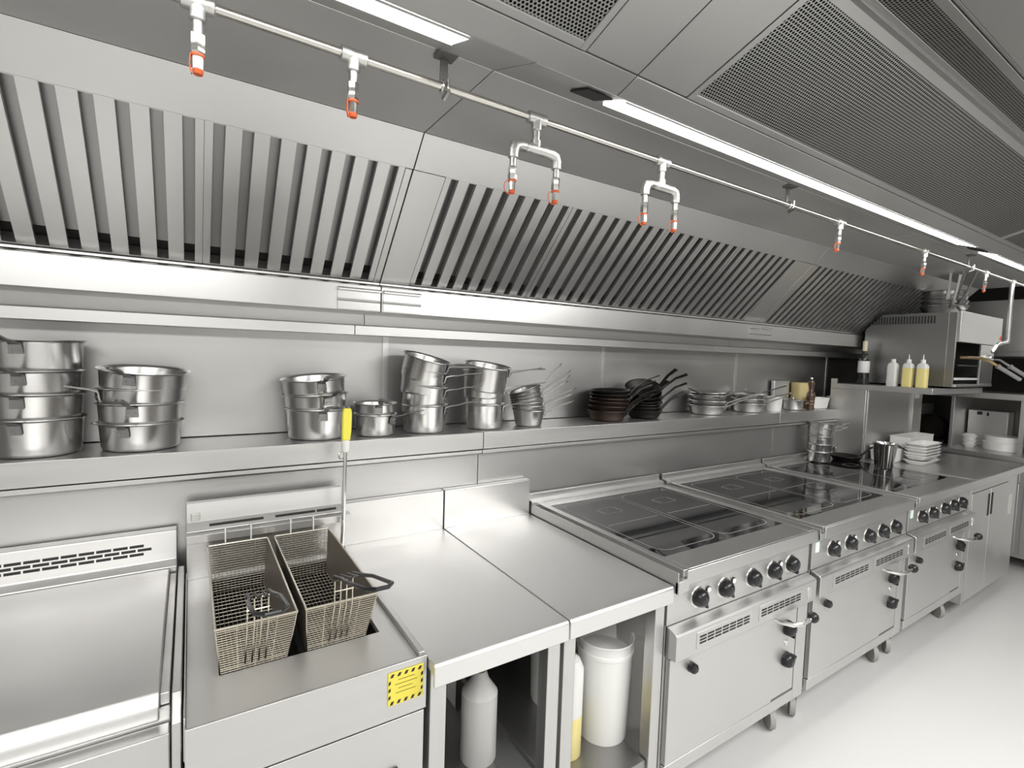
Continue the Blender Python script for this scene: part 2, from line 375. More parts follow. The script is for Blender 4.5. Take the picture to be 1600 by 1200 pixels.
def fork(x):
    tee(x); z=PZ-.028
    MB().cyl((x,PY,z),(x,PY,z-.04),.0095,12).make('drop_pipe','galv',sp)
    z2=z-.045
    MB().tube([(x-.03,PY,z2),(x+.03,PY,z2)],.0135,12).cyl((x,PY,z2),(x,PY,z2+.02),.013,12).make('tee','galv',sp)
    for s in (-1,1):
        MB().tube([(x+s*.03,PY,z2),(x+s*.048,PY,z2),(x+s*.06,PY,z2-.005),(x+s*.065,PY,z2-.017),(x+s*.065,PY,z2-.034)],[.0125,.0135,.0145,.0135,.0125],12).make('elbow','galv',sp)
        nozzle(x+s*.065,PY,z2-.034,loop=True,s=.95)
tee(.014); nozzle(.014,PY,PZ-.028,lab=1,loop=False)
tee(.276); nozzle(.276,PY,PZ-.028,loop=False)
fork(.72); fork(1.172)
for x in (2.235,3.10,4.01): tee(x); nozzle(x,PY,PZ-.028,dirx=-.12)
tee(4.53)
MB().tube([(4.53,PY,PZ-.02),(4.53,PY,PZ-.05),(4.54,PY,1.80),(4.545,PY,1.775),(4.52,PY,1.755),(4.38,PY,1.745),(4.33,PY,1.73)],[.014,.013,.013,.014,.013,.013,.011],12).make('drop_pipe','galv',sp)
MB().tube([(4.33,PY,1.73),(4.28,PY,1.70),(4.262,PY,1.686)],[.013,.014,.008],8).make('nozzle','chrome',sp)
MB().tube([(4.36,PY-.01,1.77),(4.35,PY-.01,1.79),(4.34,PY-.01,1.765)],.003,6).make('cap_loop','orange',sp)
for x in (.475,1.86,3.75):
    q=MB().box(x-.022,x+.022,PY-.02,PY+.02,2.222,2.2285); q.box(x-.009,x+.009,PY+.008,PY+.013,2.165,2.222)
    o=q.make('bracket','bracket',sp,.001)
    MB().tube([(x,PY-.015,PZ+.013),(x,PY-.015,PZ-.016)],.003,6).tube([(x-.009,PY+.011*math.cos(t),PZ+.0115*math.sin(t)) for t in [PI*2*k/12 for k in range(13)]],.003,6,False).make('clamp','chrome',o)
    MB().cyl((x-.002,PY-.02,PZ-.014),(x-.002,PY+.004,PZ-.022),.006,6).make('clamp_bolt','chrome',o)
# ================================================================ PREP TABLES
def table(x0,x1,label,shelf=True):
    t=thing('prep_table',label,'table',((x0+x1)/2,1.43,0))
    a,b_=x0+.0012,x1-.0012
    MB().prism([(1.026,.861),(1.02,.855),(1.02,.806),(1.028,.806),(1.028,.835),(1.835,.835),(1.835,.861)],a,b_).make('tabletop','top',t,.002)
    MB().prism([(1.835,.84),(1.835,.858),(1.833,.861),(1.835,.864),(1.835,1.015),(1.838,1.018),(1.868,1.018),(1.868,.84)],a,b_).make('upstand','steel',t,.0015)
    for lx in (a+.004,b_-.046):
        for ly in (1.05,1.78): B(lx,lx+.042,ly,ly+.042,.0,.834).make('leg','steel_v',t,.002)
    B(a+.05,b_-.05,1.06,1.80,.25,.275).make('lower_shelf','rear',t,.002)  # darker steel colour imitates the shade below the tabletop
    return t
table(.468,.866,'left stainless prep table, between the fryer and the second table')
table(.869,1.292,'right stainless prep table, beside the first stove')
# ================================================================ STOVES
def poly_round(x0,x1,y0,y1,rr,n=6):
    out=[]
    for cx,cy,a0 in ((x1-rr,y0+rr,-PI/2),(x1-rr,y1-rr,0),(x0+rr,y1-rr,PI/2),(x0+rr,y0+rr,PI)):
        for k in range(n+1):
            a=a0+PI/2*k/n; out.append((cx+rr*math.cos(a),cy+rr*math.sin(a)))
    return out
def outline(q,poly,w_,z):
    n=len(poly); c=Vector((sum(p[0] for p in poly)/n,sum(p[1] for p in poly)/n)); v=[];f_=[]
    for i in range(n):
        p=Vector(poly[i]); d=Vector(poly[(i+1)%n])-Vector(poly[i-1]); nn=Vector((d.y,-d.x)).normalized()*w_/2
        v+=[(p.x+nn.x,p.y+nn.y,z),(p.x-nn.x,p.y-nn.y,z)]
    for i in range(n):
        j=(i+1)%n; f_.append((2*i,2*j,2*j+1,2*i+1))
    q.add(v,f_)
def knob(t,x,z,y,rad=.030,ang=0,bez=True):
    k=MB().lathe([(rad,0),(rad,.008),(rad*.95,.016),(rad*.86,.024),(rad*.66,.031),(rad*.4,.034)],24,(x,y,z),'y')
    a=math.radians(ang)
    ks=k.make('knob','black',t)
    ux,uz=math.cos(a),math.sin(a)
    MB().strap([(x-ux*rad*.5,y-.024,z-uz*rad*.5),(x+ux*rad*1.15,y-.018,z+uz*rad*1.15)],.026,rad*.26,(0,1,0)).make('knob_bar','black',ks,.002)
    if bez: MB().lathe([(rad*1.12,0),(rad*1.12,.003),(rad*1.0,.004)],24,(x,y+.0005,z),'y').make('bezel','chrome',ks)
    return ks
def castor(t,x,y,h,ang=0):
    c=MB(); c.cyl((x,y,h),(x,y,h-.015),.022,12); rr=.048
    ca,sa=math.cos(ang),math.sin(ang); ox,oy=.022*ca,.022*sa
    for s in (-1,1):
        nx,ny=-sa*.016*s,ca*.016*s
        c.strap([(x+nx,y+ny,h-.012),(x+nx+ox*.5,y+ny+oy*.5,h-.05),(x+nx+ox,y+ny+oy,rr)],[.045,.04,.022],.003,(ca,sa,0))
    o=c.make('castor','galv',t)
    w_=MB(); A=Vector((x+ox,y+oy,rr)); d=Vector((-sa,ca,0))
    w_.tube([A-d*.0125,A-d*.011,A+d*.011,A+d*.0125],[.040,.048,.048,.040],20).make('wheel','castor',o)
    return o
def vent(t,x0,x1,z0,z1,y,n):
    B(x0-.012,x1+.012,y-.0015,y,z0-.012,z1+.012).make('vent_plate','front',t,.0005)
    q=MB(); dx=(x1-x0)/n; dz=(z1-z0)/3
    for i in range(n):
        for j in range(3): q.box(x0+i*dx+dx*.08,x0+(i+1)*dx-dx*.08,y-.0022,y-.0012,z0+j*dz+dz*.22,z0+(j+1)*dz-dz*.22)
    q.make('vent_slots','dark',t,kind='stuff')
def stove(x0,x1,label,guard,first=False):
    t=thing('range_cooker',label,'stove',((x0+x1)/2,1.45,0))
    a,b_=x0+.001,x1-.001; W=b_-a; yf=1.05
    # body
    B(a,b_,yf+.004,1.84,.19,.86).make('body','front',t,.001)
    gl=a+.075 if guard else a+.06; gr=b_-.045
    # hob top: frame around the glass with turned-down front
    q=MB(); z0=.868; z1=.90
    q.box(gl-.02 if not guard else gl-.03,gl,1.028,1.85,z0,z1); q.box(gr,b_,1.028,1.85,z0,z1)
    q.box(gl,gr,1.028,1.135,z0,z1); q.box(gl,gr,1.79,1.85,z0,z1)
    o=q.make('hob_frame','stove',t,.0015)
    B(gl-.02,b_,1.018,1.0285,.852,.8995).make('front_lip','stove',t,.002)
    B(gl+.002,gr-.002,1.137,1.788,.885,.8985).make('glass_top','glass',t,.001)
    # cooking zones printed on the glass
    L=MB(); mx=(gl+gr)/2; zz=.8992
    for (p,r_) in ((gl+.03,mx-.012),(mx+.012,gr-.03)):
        outline(L,poly_round(p,r_,1.17,1.755,.055),.0035,zz)
        L.box(p+.02,r_-.02,1.461,1.464,zz-.0003,zz)
        for cy in (1.61,):
            cx=(p+r_)/2; outline(L,poly_round(cx-.045,cx+.045,cy-.035,cy+.035,.002,1),.0025,zz)
            L.box(cx-.056,cx-.053,cy-.03,cy+.03,zz-.0003,zz); L.box(cx+.053,cx+.056,cy-.03,cy+.03,zz-.0003,zz)
    L.make('zone_lines','line',t,smooth=False)
    # left gutter with raised guard
    if guard:
        B(a,a+.004,1.012,1.85,.835,.905).make('side_guard','stove',t,.001)
        B(a+.004,gl-.031,1.02,1.85,.865,.872).make('gutter','front',t)
        B(a+.0,gl-.02,1.012,1.022,.835,.874).make('gutter_end','stove',t,.001)
    else:
        B(a,a+.003,1.02,1.85,.85,.896).make('side_guard','stove',t,.001)
        B(a+.003,gl-.021,1.024,1.85,.865,.874).make('gutter','front',t)
        B(a,gl-.02,1.018,1.026,.852,.876).make('gutter_end','stove',t,.001)
    # rear upstand in steps
    MB().prism([(1.85,.86),(1.85,.945),(1.858,.948),(1.858,.90),(1.87,.90),(1.87,.86)],a,b_).make('rear_rail','stove',t,.001)
    MB().prism([(1.818,.90),(1.818,.916),(1.85,.921),(1.85,.90)],a,b_).make('rear_step','stove',t,.001)
    # control panel, rail, door
    B(a,b_,yf-.002,yf+.006,.715,.858).make('control_panel','front',t,.001)
    s=W/.868
    for k,dx in enumerate((.152,.295,.465,.600,.727)):
        kb=knob(t,a+dx*s,.778,yf-.002,.0315,ang=(-60,-55,-60,-65,-75)[k])
        if k in (0,1,3) and k<2 or first and k==3:
            MB().lathe([(.0125,0),(.0125,.004),(.009,.006)],14,(a+dx*s+.052,yf-.002,.792),'y').make('lamp_bezel','black',kb)
            MB().lathe([(.0095,0),(.0095,.0065),(.006,.009)],14,(a+dx*s+.052,yf-.002,.792),'y').make('indicator_lamp','white',kb)
    MB().prism([(yf,.712),(yf-.038,.700),(yf-.042,.694),(yf-.042,.612),(yf,.608)],a+.004,b_-.002).make('vent_rail','stove',t,.002)
    vent(t,a+.115*s,a+.40*s,.640,.672,yf-.042,7); vent(t,a+.47*s,a+.745*s,.640,.672,yf-.042,7)
    B(b_-.07,b_-.045,yf-.044,yf-.042,.63,.68).make('latch','chrome',t,.001)
    dl=a+.010; dr=a+.625*s
    B(dl,dr,yf-.016,yf+.002,.243,.603).make('door','front',t,.0015)
    B(dr+.004,b_-.078,yf-.010,yf+.002,.243,.606).make('side_column','front',t,.0015)
    B(b_-.074,b_-.002,yf-.012,yf+.002,.19,.606).make('corner_stile','front',t,.0015)
    B(dl,b_-.076,yf-.012,yf+.002,.19,.236).make('bottom_rail','front',t,.0015)
    # small door knob and its pointer arc
    MB().lathe([(.018,0),(.017,.02),(.009,.026)],8,(a+.115,yf-.016,.552),'y').make('door_knob','black',t,.001)
    cx=(dr+b_-.074)/2
    knob(t,cx+.012,.518,yf-.010,.030,ang=-80,bez=False); knob(t,cx+.012,.388,yf-.010,.030,ang=30,bez=False)
    MB().lathe([(.012,0),(.012,.004),(.009,.005)],14,(cx+.012,yf-.010,.455),'y').make('indicator_lamp','chrome',t)
    o=MB().tube([(dr-.03,yf-.016,.592),(dr-.02,yf-.045,.587),(dr+.01,yf-.075,.582),(dr+.05,yf-.088,.583),(dr+.12,yf-.092,.588)],[.005,.008,.009,.009,.007],10).make('handle','chrome',t)
    c=(dr+.125,yf-.092,.590); MB().lathe([(.0,-.021),(.011,-.018),(.018,-.011),(.021,0),(.018,.011),(.011,.018),(.0,.021)],16,c).make('handle_ball','black',o)
    for (px,py,an) in ((a+.07,1.12,.6),(b_-.07,1.12,.9),(a+.07,1.76,2.),(b_-.07,1.76,1.4)): castor(t,px,py,.19,an)
    return t
stove(1.296,2.166,'nearest ceramic-top range cooker, beside the prep table',True,True)
s2=stove(2.19,3.135,'middle ceramic-top range cooker, between two others',False)
s3=stove(3.155,4.055,'farthest ceramic-top range cooker, with a pot stack on its glass',False)
for t,x in ((s2,2.215),(s3,3.18)): B(x,x+.03,1.0455,1.0478,.785,.83).make('rating_tag','greentag',t)
# ================================================================ END CABINET
t=thing('end_cabinet','stainless base cabinet with two doors at the far end of the stoves','cabinet',(4.58,1.45,0))
MB().prism([(1.03,.90),(1.024,.895),(1.024,.845),(1.032,.845),(1.032,.872),(1.87,.872),(1.87,.90)],4.058,5.10).make('worktop','stove',t,.002)
B(4.062,5.05,1.06,1.86,.10,.872).make('body','front',t,.001)
B(4.062,4.10,1.046,1.06,.10,.845).make('stile','stove',t,.001)
B(4.104,4.46,1.044,1.06,.11,.80).make('door','front',t,.0015)
B(4.465,4.83,1.044,1.06,.11,.80).make('door','front',t,.0015)
B(4.835,5.05,1.05,1.06,.10,.845).make('stile','front',t,.001)
for x in (4.41,4.475): B(x,x+.028,1.041,1.0445,.62,.765).make('recessed_handle','dark',t,.001)
B(4.104,4.83,1.047,1.06,.803,.843).make('top_rail','front',t,.001)
B(4.15,4.98,1.2,1.8,.0,.10).make('plinth','dark',t)
B(4.9,4.96,1.047,1.05,.55,.70).make('side_handle','chrome',t)
# ================================================================ FRYER
t=thing('deep_fryer','stainless deep fryer with open oil well left of the prep tables','fryer',(.228,1.43,0))
q=MB(); RO=[(-.01,1.07),(.450,1.07),(.450,1.775),(-.01,1.775)]; RI=[(.05,1.222),(.405,1.222),(.405,1.762),(.05,1.762)]
q.add([(x,y,.86) for x,y in RO+RI]+[(x,y,.845) for x,y in RO+RI],[f_ for i in range(4) for j in [(i+1)%4] for f_ in ((i,j,4+j,4+i),(8+i,12+i,12+j,8+j),(i,8+i,8+j,j),(4+i,4+j,12+j,12+i))])
q.make('deck','top',t,.0015)
MB().prism([(1.07,.86),(1.064,.868),(1.058,.868),(1.058,.74),(1.07,.74)],-.012,.466).make('front_lip','steel',t,.001)
B(.4505,.466,1.07,1.78,.845,.872).make('side_rim','steel',t,.002); B(-.014,-.0105,1.07,1.78,.80,.885).make('side_rim','steel',t,.001)
q=MB(); q.box(.047,.0495,1.22,1.765,.58,.8445); q.box(.4055,.408,1.22,1.765,.58,.8445); q.box(.0495,.4055,1.22,1.2225,.58,.8445); q.box(.0495,.4055,1.7625,1.765,.58,.8445); q.box(.0495,.4055,1.2225,1.7625,.58,.583)
q.make('oil_well','blacksteel',t)
B(.0505,.4045,1.2235,1.7615,.62,.70).make('oil','dark',t)
B(.2215,.2245,1.224,1.76,.72,.835).make('well_divider','blacksteel',t)
B(-.01,.466,1.07,1.775,.10,.575).make('cabinet_body','front',t,.001)
B(-.008,.462,1.06,1.07,.10,.735).make('front_panel','front',t,.001)
B(.08,.40,1.052,1.060,.40,.62).make('control_window','black',t,.002)
MB().tube([(.12,1.058,.36),(.12,1.02,.36),(.135,1.0,.36),(.36,1.0,.36),(.375,1.02,.36),(.375,1.058,.36)],.009,10).make('door_handle','chrome',t)
g=MB().prism([(1.776,.80),(1.776,1.008),(1.80,1.03),(1.812,1.088),(1.835,1.088),(1.835,.80)],-.012,.452).make('back_guard','steel',t,.0015)
MB().prism([(1.776,1.008),(1.742,1.006),(1.742,.982),(1.745,.982),(1.745,1.001),(1.776,1.003)],-.012,.470).make('hook_rail','steel',g,.001)
def slotp(x0,x1):
    y0,y1=1.785,1.7915; z=lambda y:1.008+(y-1.776)*22/24+.0006
    MB().prism([(y0,z(y0)),(y1,z(y1)),(y1,z(y1)-.002),(y0,z(y0)-.002)],x0,x1).make('guard_slot','dark',g)
slotp(.048,.20); slotp(.235,.36); slotp(.365,.43)
B(.0,.024,1.798,1.806,1.035,1.058).make('guard_catch','galv',g,.002)
# warning sign on the front, hazard border and small print
sg=B(.372,.457,1.0555,1.0578,.775,.852).make('warning_sign','sign',t,.0005,label='yellow warning sign with black hazard stripes')
q=MB()
for k in range(5):
    x=.376+k*.0165
    for z in (.841,.777): q.add([(x,1.0550,z),(x+.007,1.0550,z),(x+.011,1.0550,z+.008),(x+.004,1.0550,z+.008)],[(0,1,2,3)])
for k in range(3):
    z=.790+k*.017
    for x in (.373,.4505): q.add([(x,1.0550,z),(x+.005,1.0550,z+.003),(x+.005,1.0550,z+.011),(x,1.0550,z+.008)],[(0,1,2,3)])
for k,(a,b_) in enumerate(((.395,.435),(.388,.441),(.395,.43),(.39,.438))):
    q.add([(a,1.0550,.832-k*.010),(b_,1.0550,.832-k*.010),(b_,1.0550,.8332-k*.010),(a,1.0550,.8332-k*.010)],[(0,1,2,3)])
q.make('sign_print','dark',sg,smooth=False,kind='stuff')
# ---- baskets
def basket(x0,x1,label,tilt=0.):
    zr_,zb=.972,.835; yb,yf_=1.732,1.205
    t=thing('fry_basket',label,'basket',((x0+x1)/2,1.47,zb),'fry baskets over the oil well')
    ix=.012; iyb,iyf=.03,.055
    def P(s,u_,v_):   # s 0..1 height ; u across 0..1 ; v depth 0 front..1 back
        a=x0+ix*(1-s); b_=x1-ix*(1-s); f_=yf_+iyf*(1-s); k_=yb-iyb*(1-s)
        return (a+(b_-a)*u_,f_+(k_-f_)*v_,zb+(zr_-zb)*s)
    rim=[P(1,0,0),P(1,1,0),P(1,1,1),P(1,0,1)]
    q=MB()
    for i in range(4): q.tube([rim[i],rim[(i+1)%4]],.0028,8)
    for i in range(4): q.tube([P(0,*[(0,0),(1,0),(1,1),(0,1)][i]),P(0,*[(1,0),(1,1),(0,1),(0,0)][i])],.0018,5)
    for (a,b_) in ((0,0),(1,0),(1,1),(0,1)): q.tube([P(0,a,b_),P(1,a,b_)],.0018,5)
    q.make('rim','wire',t)
    for u_ in (0,1):
        e=.0006*(1 if u_ else -1); A=[P(0,u_,.005),P(0,u_,.995),P(.985,u_,.995),P(.985,u_,.005)]
        MB().add(A+[(x-e*2,y,z) for x,y,z in A],[(0,1,2,3),(7,6,5,4),(0,4,5,1),(1,5,6,2),(2,6,7,3),(3,7,4,0)]).make('side_mesh','mesh',t,smooth=False)
    q=MB()
    for v_ in (0,1):
        for k in range(1,20): q.tube([P(k/20,0,v_),P(k/20,1,v_)],.0014 if v_==0 else .0009,4,False)
        n=4 if v_==0 else 14
        for k in range(1,n): q.tube([P(0,k/n,v_),P(1,k/n,v_)],.0008,4,False)
    for k in range(1,14): q.tube([P(0,k/14,0),P(0,k/14,1)],.0009,4,False)
    for k in range(1,20): q.tube([P(0,0,k/20),P(0,1,k/20)],.0009,4,False)
    q.make('wire_mesh','wire',t,kind='stuff')
    xc=(x0+x1)/2
    hk=MB()
    for dx in (-.035,.035): hk.tube([(xc+dx,yb,zr_),(xc+dx,yb-.001,1.012),(xc+dx,yb+.006,1.018),(xc+dx,yb+.018,1.016)],.0022,6)
    hk.make('hook','white',t)
    h=MB()
    for k in range(4):
        dx=-.021+k*.014
        h.tube([(xc+dx,yf_+.045,zb+.02),(xc+dx,yf_-.004,zr_-.01),(xc+dx,yf_-.006,zr_+.055),(xc+dx*.9,yf_-.03,zr_+.068)],.0017,6)
    h.tube([(xc-.023,yf_-.006,zr_+.03),(xc+.023,yf_-.006,zr_+.03)],.0018,6)
    hb=h.make('handle_bracket','wire',t)
    L=MB()
    L.tube([(xc-.022,yf_-.004,zr_+.066),(xc-.022,yf_-.07,zr_+.088),(xc-.030+tilt*.3,yf_-.12,zr_+.102),(xc-.028+tilt,yf_-.22,zr_+.125),(xc-.012+tilt,yf_-.245,zr_+.131),(xc+.012+tilt,yf_-.245,zr_+.131),(xc+.028+tilt,yf_-.22,zr_+.125),(xc+.030+tilt*.3,yf_-.12,zr_+.102),(xc+.022,yf_-.07,zr_+.088),(xc+.022,yf_-.004,zr_+.066)],.0045,8)
    for dx in (-.008,.008): L.tube([(xc+dx,yf_-.004,zr_+.067),(xc+dx,yf_-.10,zr_+.098)],.003,6)
    L.make('handle_grip','black',t,label='black coated wire grip')
    return t
basket(.042,.205,'left wire fry basket with its black handle over the rim')
basket(.225,.392,'right wire fry basket, beside the prep table',.015)
# ---- drain rod with yellow grip
t=thing('drain_rod','long steel rod with a bright yellow grip standing behind the right fry basket','rod',(.437,1.70,.80))
MB().tube([(.420,1.70,.74),(.436,1.715,.96),(.444,1.73,1.235)],.0065,10).make('rod','chrome',t)
MB().tube([(.437,1.728,1.23),(.444,1.731,1.231)],.006,8).lathe([(.0,0),(.0125,.001),(.015,.012),(.015,.035),(.011,.04),(.0,.04)],14,(.445,1.731,1.229)).make('collar','white',t)
q=MB(); q.strap([(.4455,1.731,1.268),(.447,1.731,1.30),(.449,1.733,1.362),(.449,1.733,1.378)],[.027,.031,.031,.024],.018,(1,0,0)); q.make('grip','yellow',t,.004,label='bright yellow grip')
MB().tube([(.432+.010*math.cos(a),1.729,1.218+.012*math.sin(a)) for a in [2*PI*k/12 for k in range(13)]],.0022,6,False).make('hanging_ring','chrome',t)
# ================================================================ BRATT PAN (left)
t=thing('bratt_pan','large stainless tilting pan with closed lid and slotted rear grille at the left edge','pan cooker',(-.7,1.45,0))
XA,XB=-1.30,-.036
B(XA,XB,1.16,1.85,.12,.86).make('body','front',t,.002)
rs=MB().prism([(1.80,.86),(1.795,.905),(1.822,.918),(1.836,1.004),(1.862,1.010),(1.862,.86)],XA,XB).make('rear_housing','top',t,.003)
n=0; rowx=-1.27
Y=lambda z:1.822+(z-.918)*14/86
slot=None
for j,zc in enumerate((.946,.958,.970)):
    k=0
    while rowx+k*.0385+(.019 if j==1 else 0)+.034< -.10:
        x=rowx+k*.0385+(.019 if j==1 else 0); k+=1
        if slot is None:
            slot=MB().prism([(0,-.0038),(.0012,.0038),(.002,.0038),(.002,-.0038)],0,.034).make('vent_slot','dark',rs,local=True)
            ox=ORG[rs.name]; slot.location=(x-ox[0],Y(zc)-.0010-ox[1],zc-ox[2])
        else:
            s_=inst(slot,rs,(x-ox[0],Y(zc)-.0010-ox[1],zc-ox[2]))
lid=MB().prism([(1.788,.86),(1.788,.894),(1.775,.908),(1.45,.917),(1.22,.908),(1.16,.896),(1.145,.874),(1.15,.845),(1.16,.838)],XA+.02,XB-.018).make('lid','top',t,.003)
B(XB-.018,XB-.0005,1.17,1.79,.861,.886).make('side_rim','steel',t,.002)
B(XA,XB,1.12,1.158,.74,.832).make('front_sill','steel',t,.003)
B(XA+.02,XB-.02,1.15,1.16,.18,.72).make('front_panel','front',t,.002)
MB().tube([(XA+.25,1.16,.70),(XA+.25,1.09,.69),(XA+.28,1.07,.685),(XB-.30,1.07,.685),(XB-.20,1.09,.70),(XB-.15,1.155,.735)],.013,12).make('lid_handle','chrome',t)
MB().prism([(1.10,.12),(1.10,.86),(1.14,.90),(1.80,.90),(1.80,.12)],-.033,-.017).make('end_post','steel',t,.002)
for x in (XA+.08,XB-.08):
    for y in (1.22,1.78): MB().cyl((x,y,0),(x,y,.12),.025,14).make('foot','chrome',t)
# feet of the fryer belong to the fryer
fr=bpy.data.objects['deep_fryer']
for x in (.03,.42):
    for y in (1.14,1.72): MB().cyl((x,y,0),(x,y,.10),.022,14).make('foot','chrome',fr)
# ================================================================ POTS AND PANS
PROFS={}
def pot_body(r,h,rb=None,flare=.006,th=.0016):
    key=('pot',round(r,3),round(h,3),rb,flare)
    if key not in PROFS:
        rb_=rb or r*.93
        pr=[(0,0),(rb_-.010,0),(rb_-.003,.003),(rb_,.010),(r-.002,h*.94),(r,h*.97),(r+flare,h),(r+flare-.001,h+.0022),(r-.002,h-.001),(r-.004,h*.94),(rb_-th,.011),(rb_-.012,.003),(0,.003)]
        q=MB().lathe(pr,40); me=q.mesh('body'); me.polygons.foreach_set('use_smooth',[True]*len(me.polygons)); me.set_sharp_from_angle(angle=math.radians(50)); PROFS[key]=me
    return PROFS[key]
def part(name,me,m,parent):
    if not me.materials: me.materials.append(M[m])
    o=bpy.data.objects.new(name,me); COL.objects.link(o); o.parent=parent; return o
HM={}
def handle_mesh(r,z,L,kind):
    key=(round(r,3),round(z,3),L,kind)
    if key in HM: return HM[key]
    q=MB()
    if kind=='sauce':     # riveted plate, goose-neck, flat hollow grip with hanging loop
        q.strap([(r-.0005,0,z-.030),(r+.004,0,z-.004),(r+.022,0,z+.004),(r+.05,0,z+.009),(r+L*.6,0,z+.020),(r+L*.93,0,z+.030)],[.032,.028,.015,.014,.019,.020],.0045,(0,1,0))
        e=Vector((r+L*.97,0,z+.0315)); q.tube([e+Vector((.013*math.cos(a),.010*math.sin(a),.003*math.cos(a))) for a in [2*PI*k/12 for k in range(13)]],.0024,6,False)
        for s in (-.008,.008): q.tube([(r+.001,s,z-.02),(r+.006,s,z-.02)],.003,6)
    elif kind=='thin':
        q.strap([(r-.001,0,z-.022),(r+.006,0,z-.003),(r+.03,0,z+.006),(r+L*.6,0,z+.030),(r+L,0,z+.048)],[.022,.02,.013,.014,.018],.004,(0,1,0))
        e=Vector((r+L+.008,0,z+.051)); q.tube([e+Vector((.009*math.cos(a),.007*math.sin(a),.006*math.cos(a))) for a in [2*PI*k/10 for k in range(11)]],.0018,5,False)
    elif kind=='steep':
        q.strap([(r-.001,0,z-.022),(r+.008,0,z-.003),(r+L*.35,0,z+.05),(r+L*.8,0,z+.15),(r+L,0,z+.20)],[.024,.020,.013,.014,.018],.005,(0,1,0))
        e=Vector((r+L+.005,0,z+.21)); q.tube([e+Vector((.006*math.cos(a),.012*math.sin(a),.014*math.cos(a))) for a in [2*PI*k/12 for k in range(13)]],.003,6,False)
    elif kind=='iron':
        q.strap([(r-.004,0,z-.022),(r+.004,0,z-.006),(r+.02,0,z+.012),(r+L*.55,0,z+.06),(r+L,0,z+.085)],[.030,.024,.017,.018,.024],.0045,(0,1,0))
    elif kind=='loop':
        q.tube([(r-.001,-.035,z-.02),(r+.020,-.034,z-.012),(r+.032,-.022,z-.008),(r+.034,0,z-.007),(r+.032,.022,z-.008),(r+.020,.034,z-.012),(r-.001,.035,z-.02)],.0038,8)
    me=q.mesh('handle'); me.polygons.foreach_set('use_smooth',[True]*len(me.polygons)); me.set_sharp_from_angle(angle=math.radians(40)); HM[key]=me
    return me
def pan(name,label,cat,loc,r,h,ang,kind='sauce',L=.17,m='pot',hm='handle',tilt=(0,0),group=None,rb=None,loop2=False,flare=.006):
    t=thing(name,label,cat,loc,group,(tilt[0],tilt[1],math.radians(ang)))
    part('body',pot_body(r,h,rb,flare),m,t)
    part('handle',handle_mesh(r,h-.006,L,kind),hm,t)
    if loop2:
        o=part('helper_handle',handle_mesh(r,h-.006,.05,'loop'),hm,t); o.rotation_euler=(0,0,PI)
    return t
def tilt_about(ang,tx,ty):
    """tilt given in the room's x/y axes turned into the pan's own frame"""
    m_=Matrix.Rotation(ty,3,'Y')@Matrix.Rotation(tx,3,'X')@Matrix.Rotation(math.radians(ang),3,'Z')
    return m_.to_euler('XYZ')
def put(name,label,cat,loc,r,h,ang,tx=0,ty=0,**k):
    t=pan(name,label,cat,loc,r,h,ang,**k); t.rotation_euler=tilt_about(ang,tx,ty); return t
Z0=1.2475
# stack at the left picture edge: four deep pots and one lying on top
G='deep pots stacked at the left edge'
put('saucepan','bottom pot of the leftmost stack, widest and standing on the shelf','pot',(-.372,1.962,Z0),.104,.105,254,L=.15,group=G)
put('saucepan','second pot from the bottom of the leftmost stack','pot',(-.374,1.962,1.312),.105,.112,258,ty=.01,L=.15,group=G)
put('saucepan','third pot from the bottom of the leftmost stack','pot',(-.374,1.960,1.388),.105,.100,262,ty=-.02,L=.15,group=G)
put('saucepan','topmost pot of the leftmost stack, its rim at eye level','pot',(-.368,1.962,1.469),.104,.105,256,ty=-.02,L=.15,group=G)
G='stack of four wide pots second from the left'
put('saucepan','bottom pot of the second stack from the left','pot',(-.130,1.963,Z0),.109,.083,250,L=.14,group=G)
put('saucepan','second pot from the bottom in the second stack from the left','pot',(-.130,1.963,1.288),.111,.104,262,L=.13,group=G)
put('saucepan','third pot in the second stack, its long handle reaching to the leftmost stack','pot',(-.128,1.963,1.345),.112,.090,200,ty=.02,L=.17,group=G)
put('saucepan','topmost pot of the second stack, wide open rim sloping to the right','pot',(-.124,1.962,1.395),.117,.098,255,tx=.07,ty=.05,L=.12,group=G)
G='stack of three pots behind the yellow grip'
put('saucepan','bottom pot of the three-pot stack behind the yellow grip','pot',(.402,1.965,Z0),.109,.109,268,L=.12,group=G)
put('saucepan','middle pot of the three-pot stack behind the yellow grip','pot',(.400,1.965,1.318),.110,.092,280,ty=-.06,L=.11,group=G)
put('saucepan','top pot of the three-pot stack, tilted down to the left','pot',(.394,1.965,1.374),.110,.096,272,tx=.05,ty=-.09,L=.11,group=G)
G='two small saucepans between the tall stacks'
put('saucepan','lower small saucepan in the pair, handle to the right','pot',(.612,1.936,Z0),.078,.082,305,L=.13,group=G)
put('saucepan','upper small saucepan nested in the pair','pot',(.610,1.938,1.280),.079,.092,262,L=.06,group=G)
G='leaning tower of saucepans'
put('saucepan','bottom saucepan of the leaning tower','pot',(.822,1.948,Z0),.090,.112,318,L=.14,group=G)
put('saucepan','second saucepan from the bottom of the leaning tower','pot',(.812,1.948,1.318),.092,.118,314,ty=.10,L=.14,group=G)
put('saucepan','third saucepan from the bottom of the leaning tower','pot',(.806,1.948,1.398),.094,.098,318,ty=.14,L=.14,group=G)
put('saucepan','topmost saucepan of the leaning tower, mouth tipped to the right','pot',(.806,1.950,1.462),.095,.094,325,tx=.20,ty=.18,L=.13,group=G)
G='upright tower of tall saucepans'
put('saucepan','bottom saucepan of the upright tower beside the leaning one','pot',(1.105,1.945,Z0),.085,.109,320,L=.16,group=G)
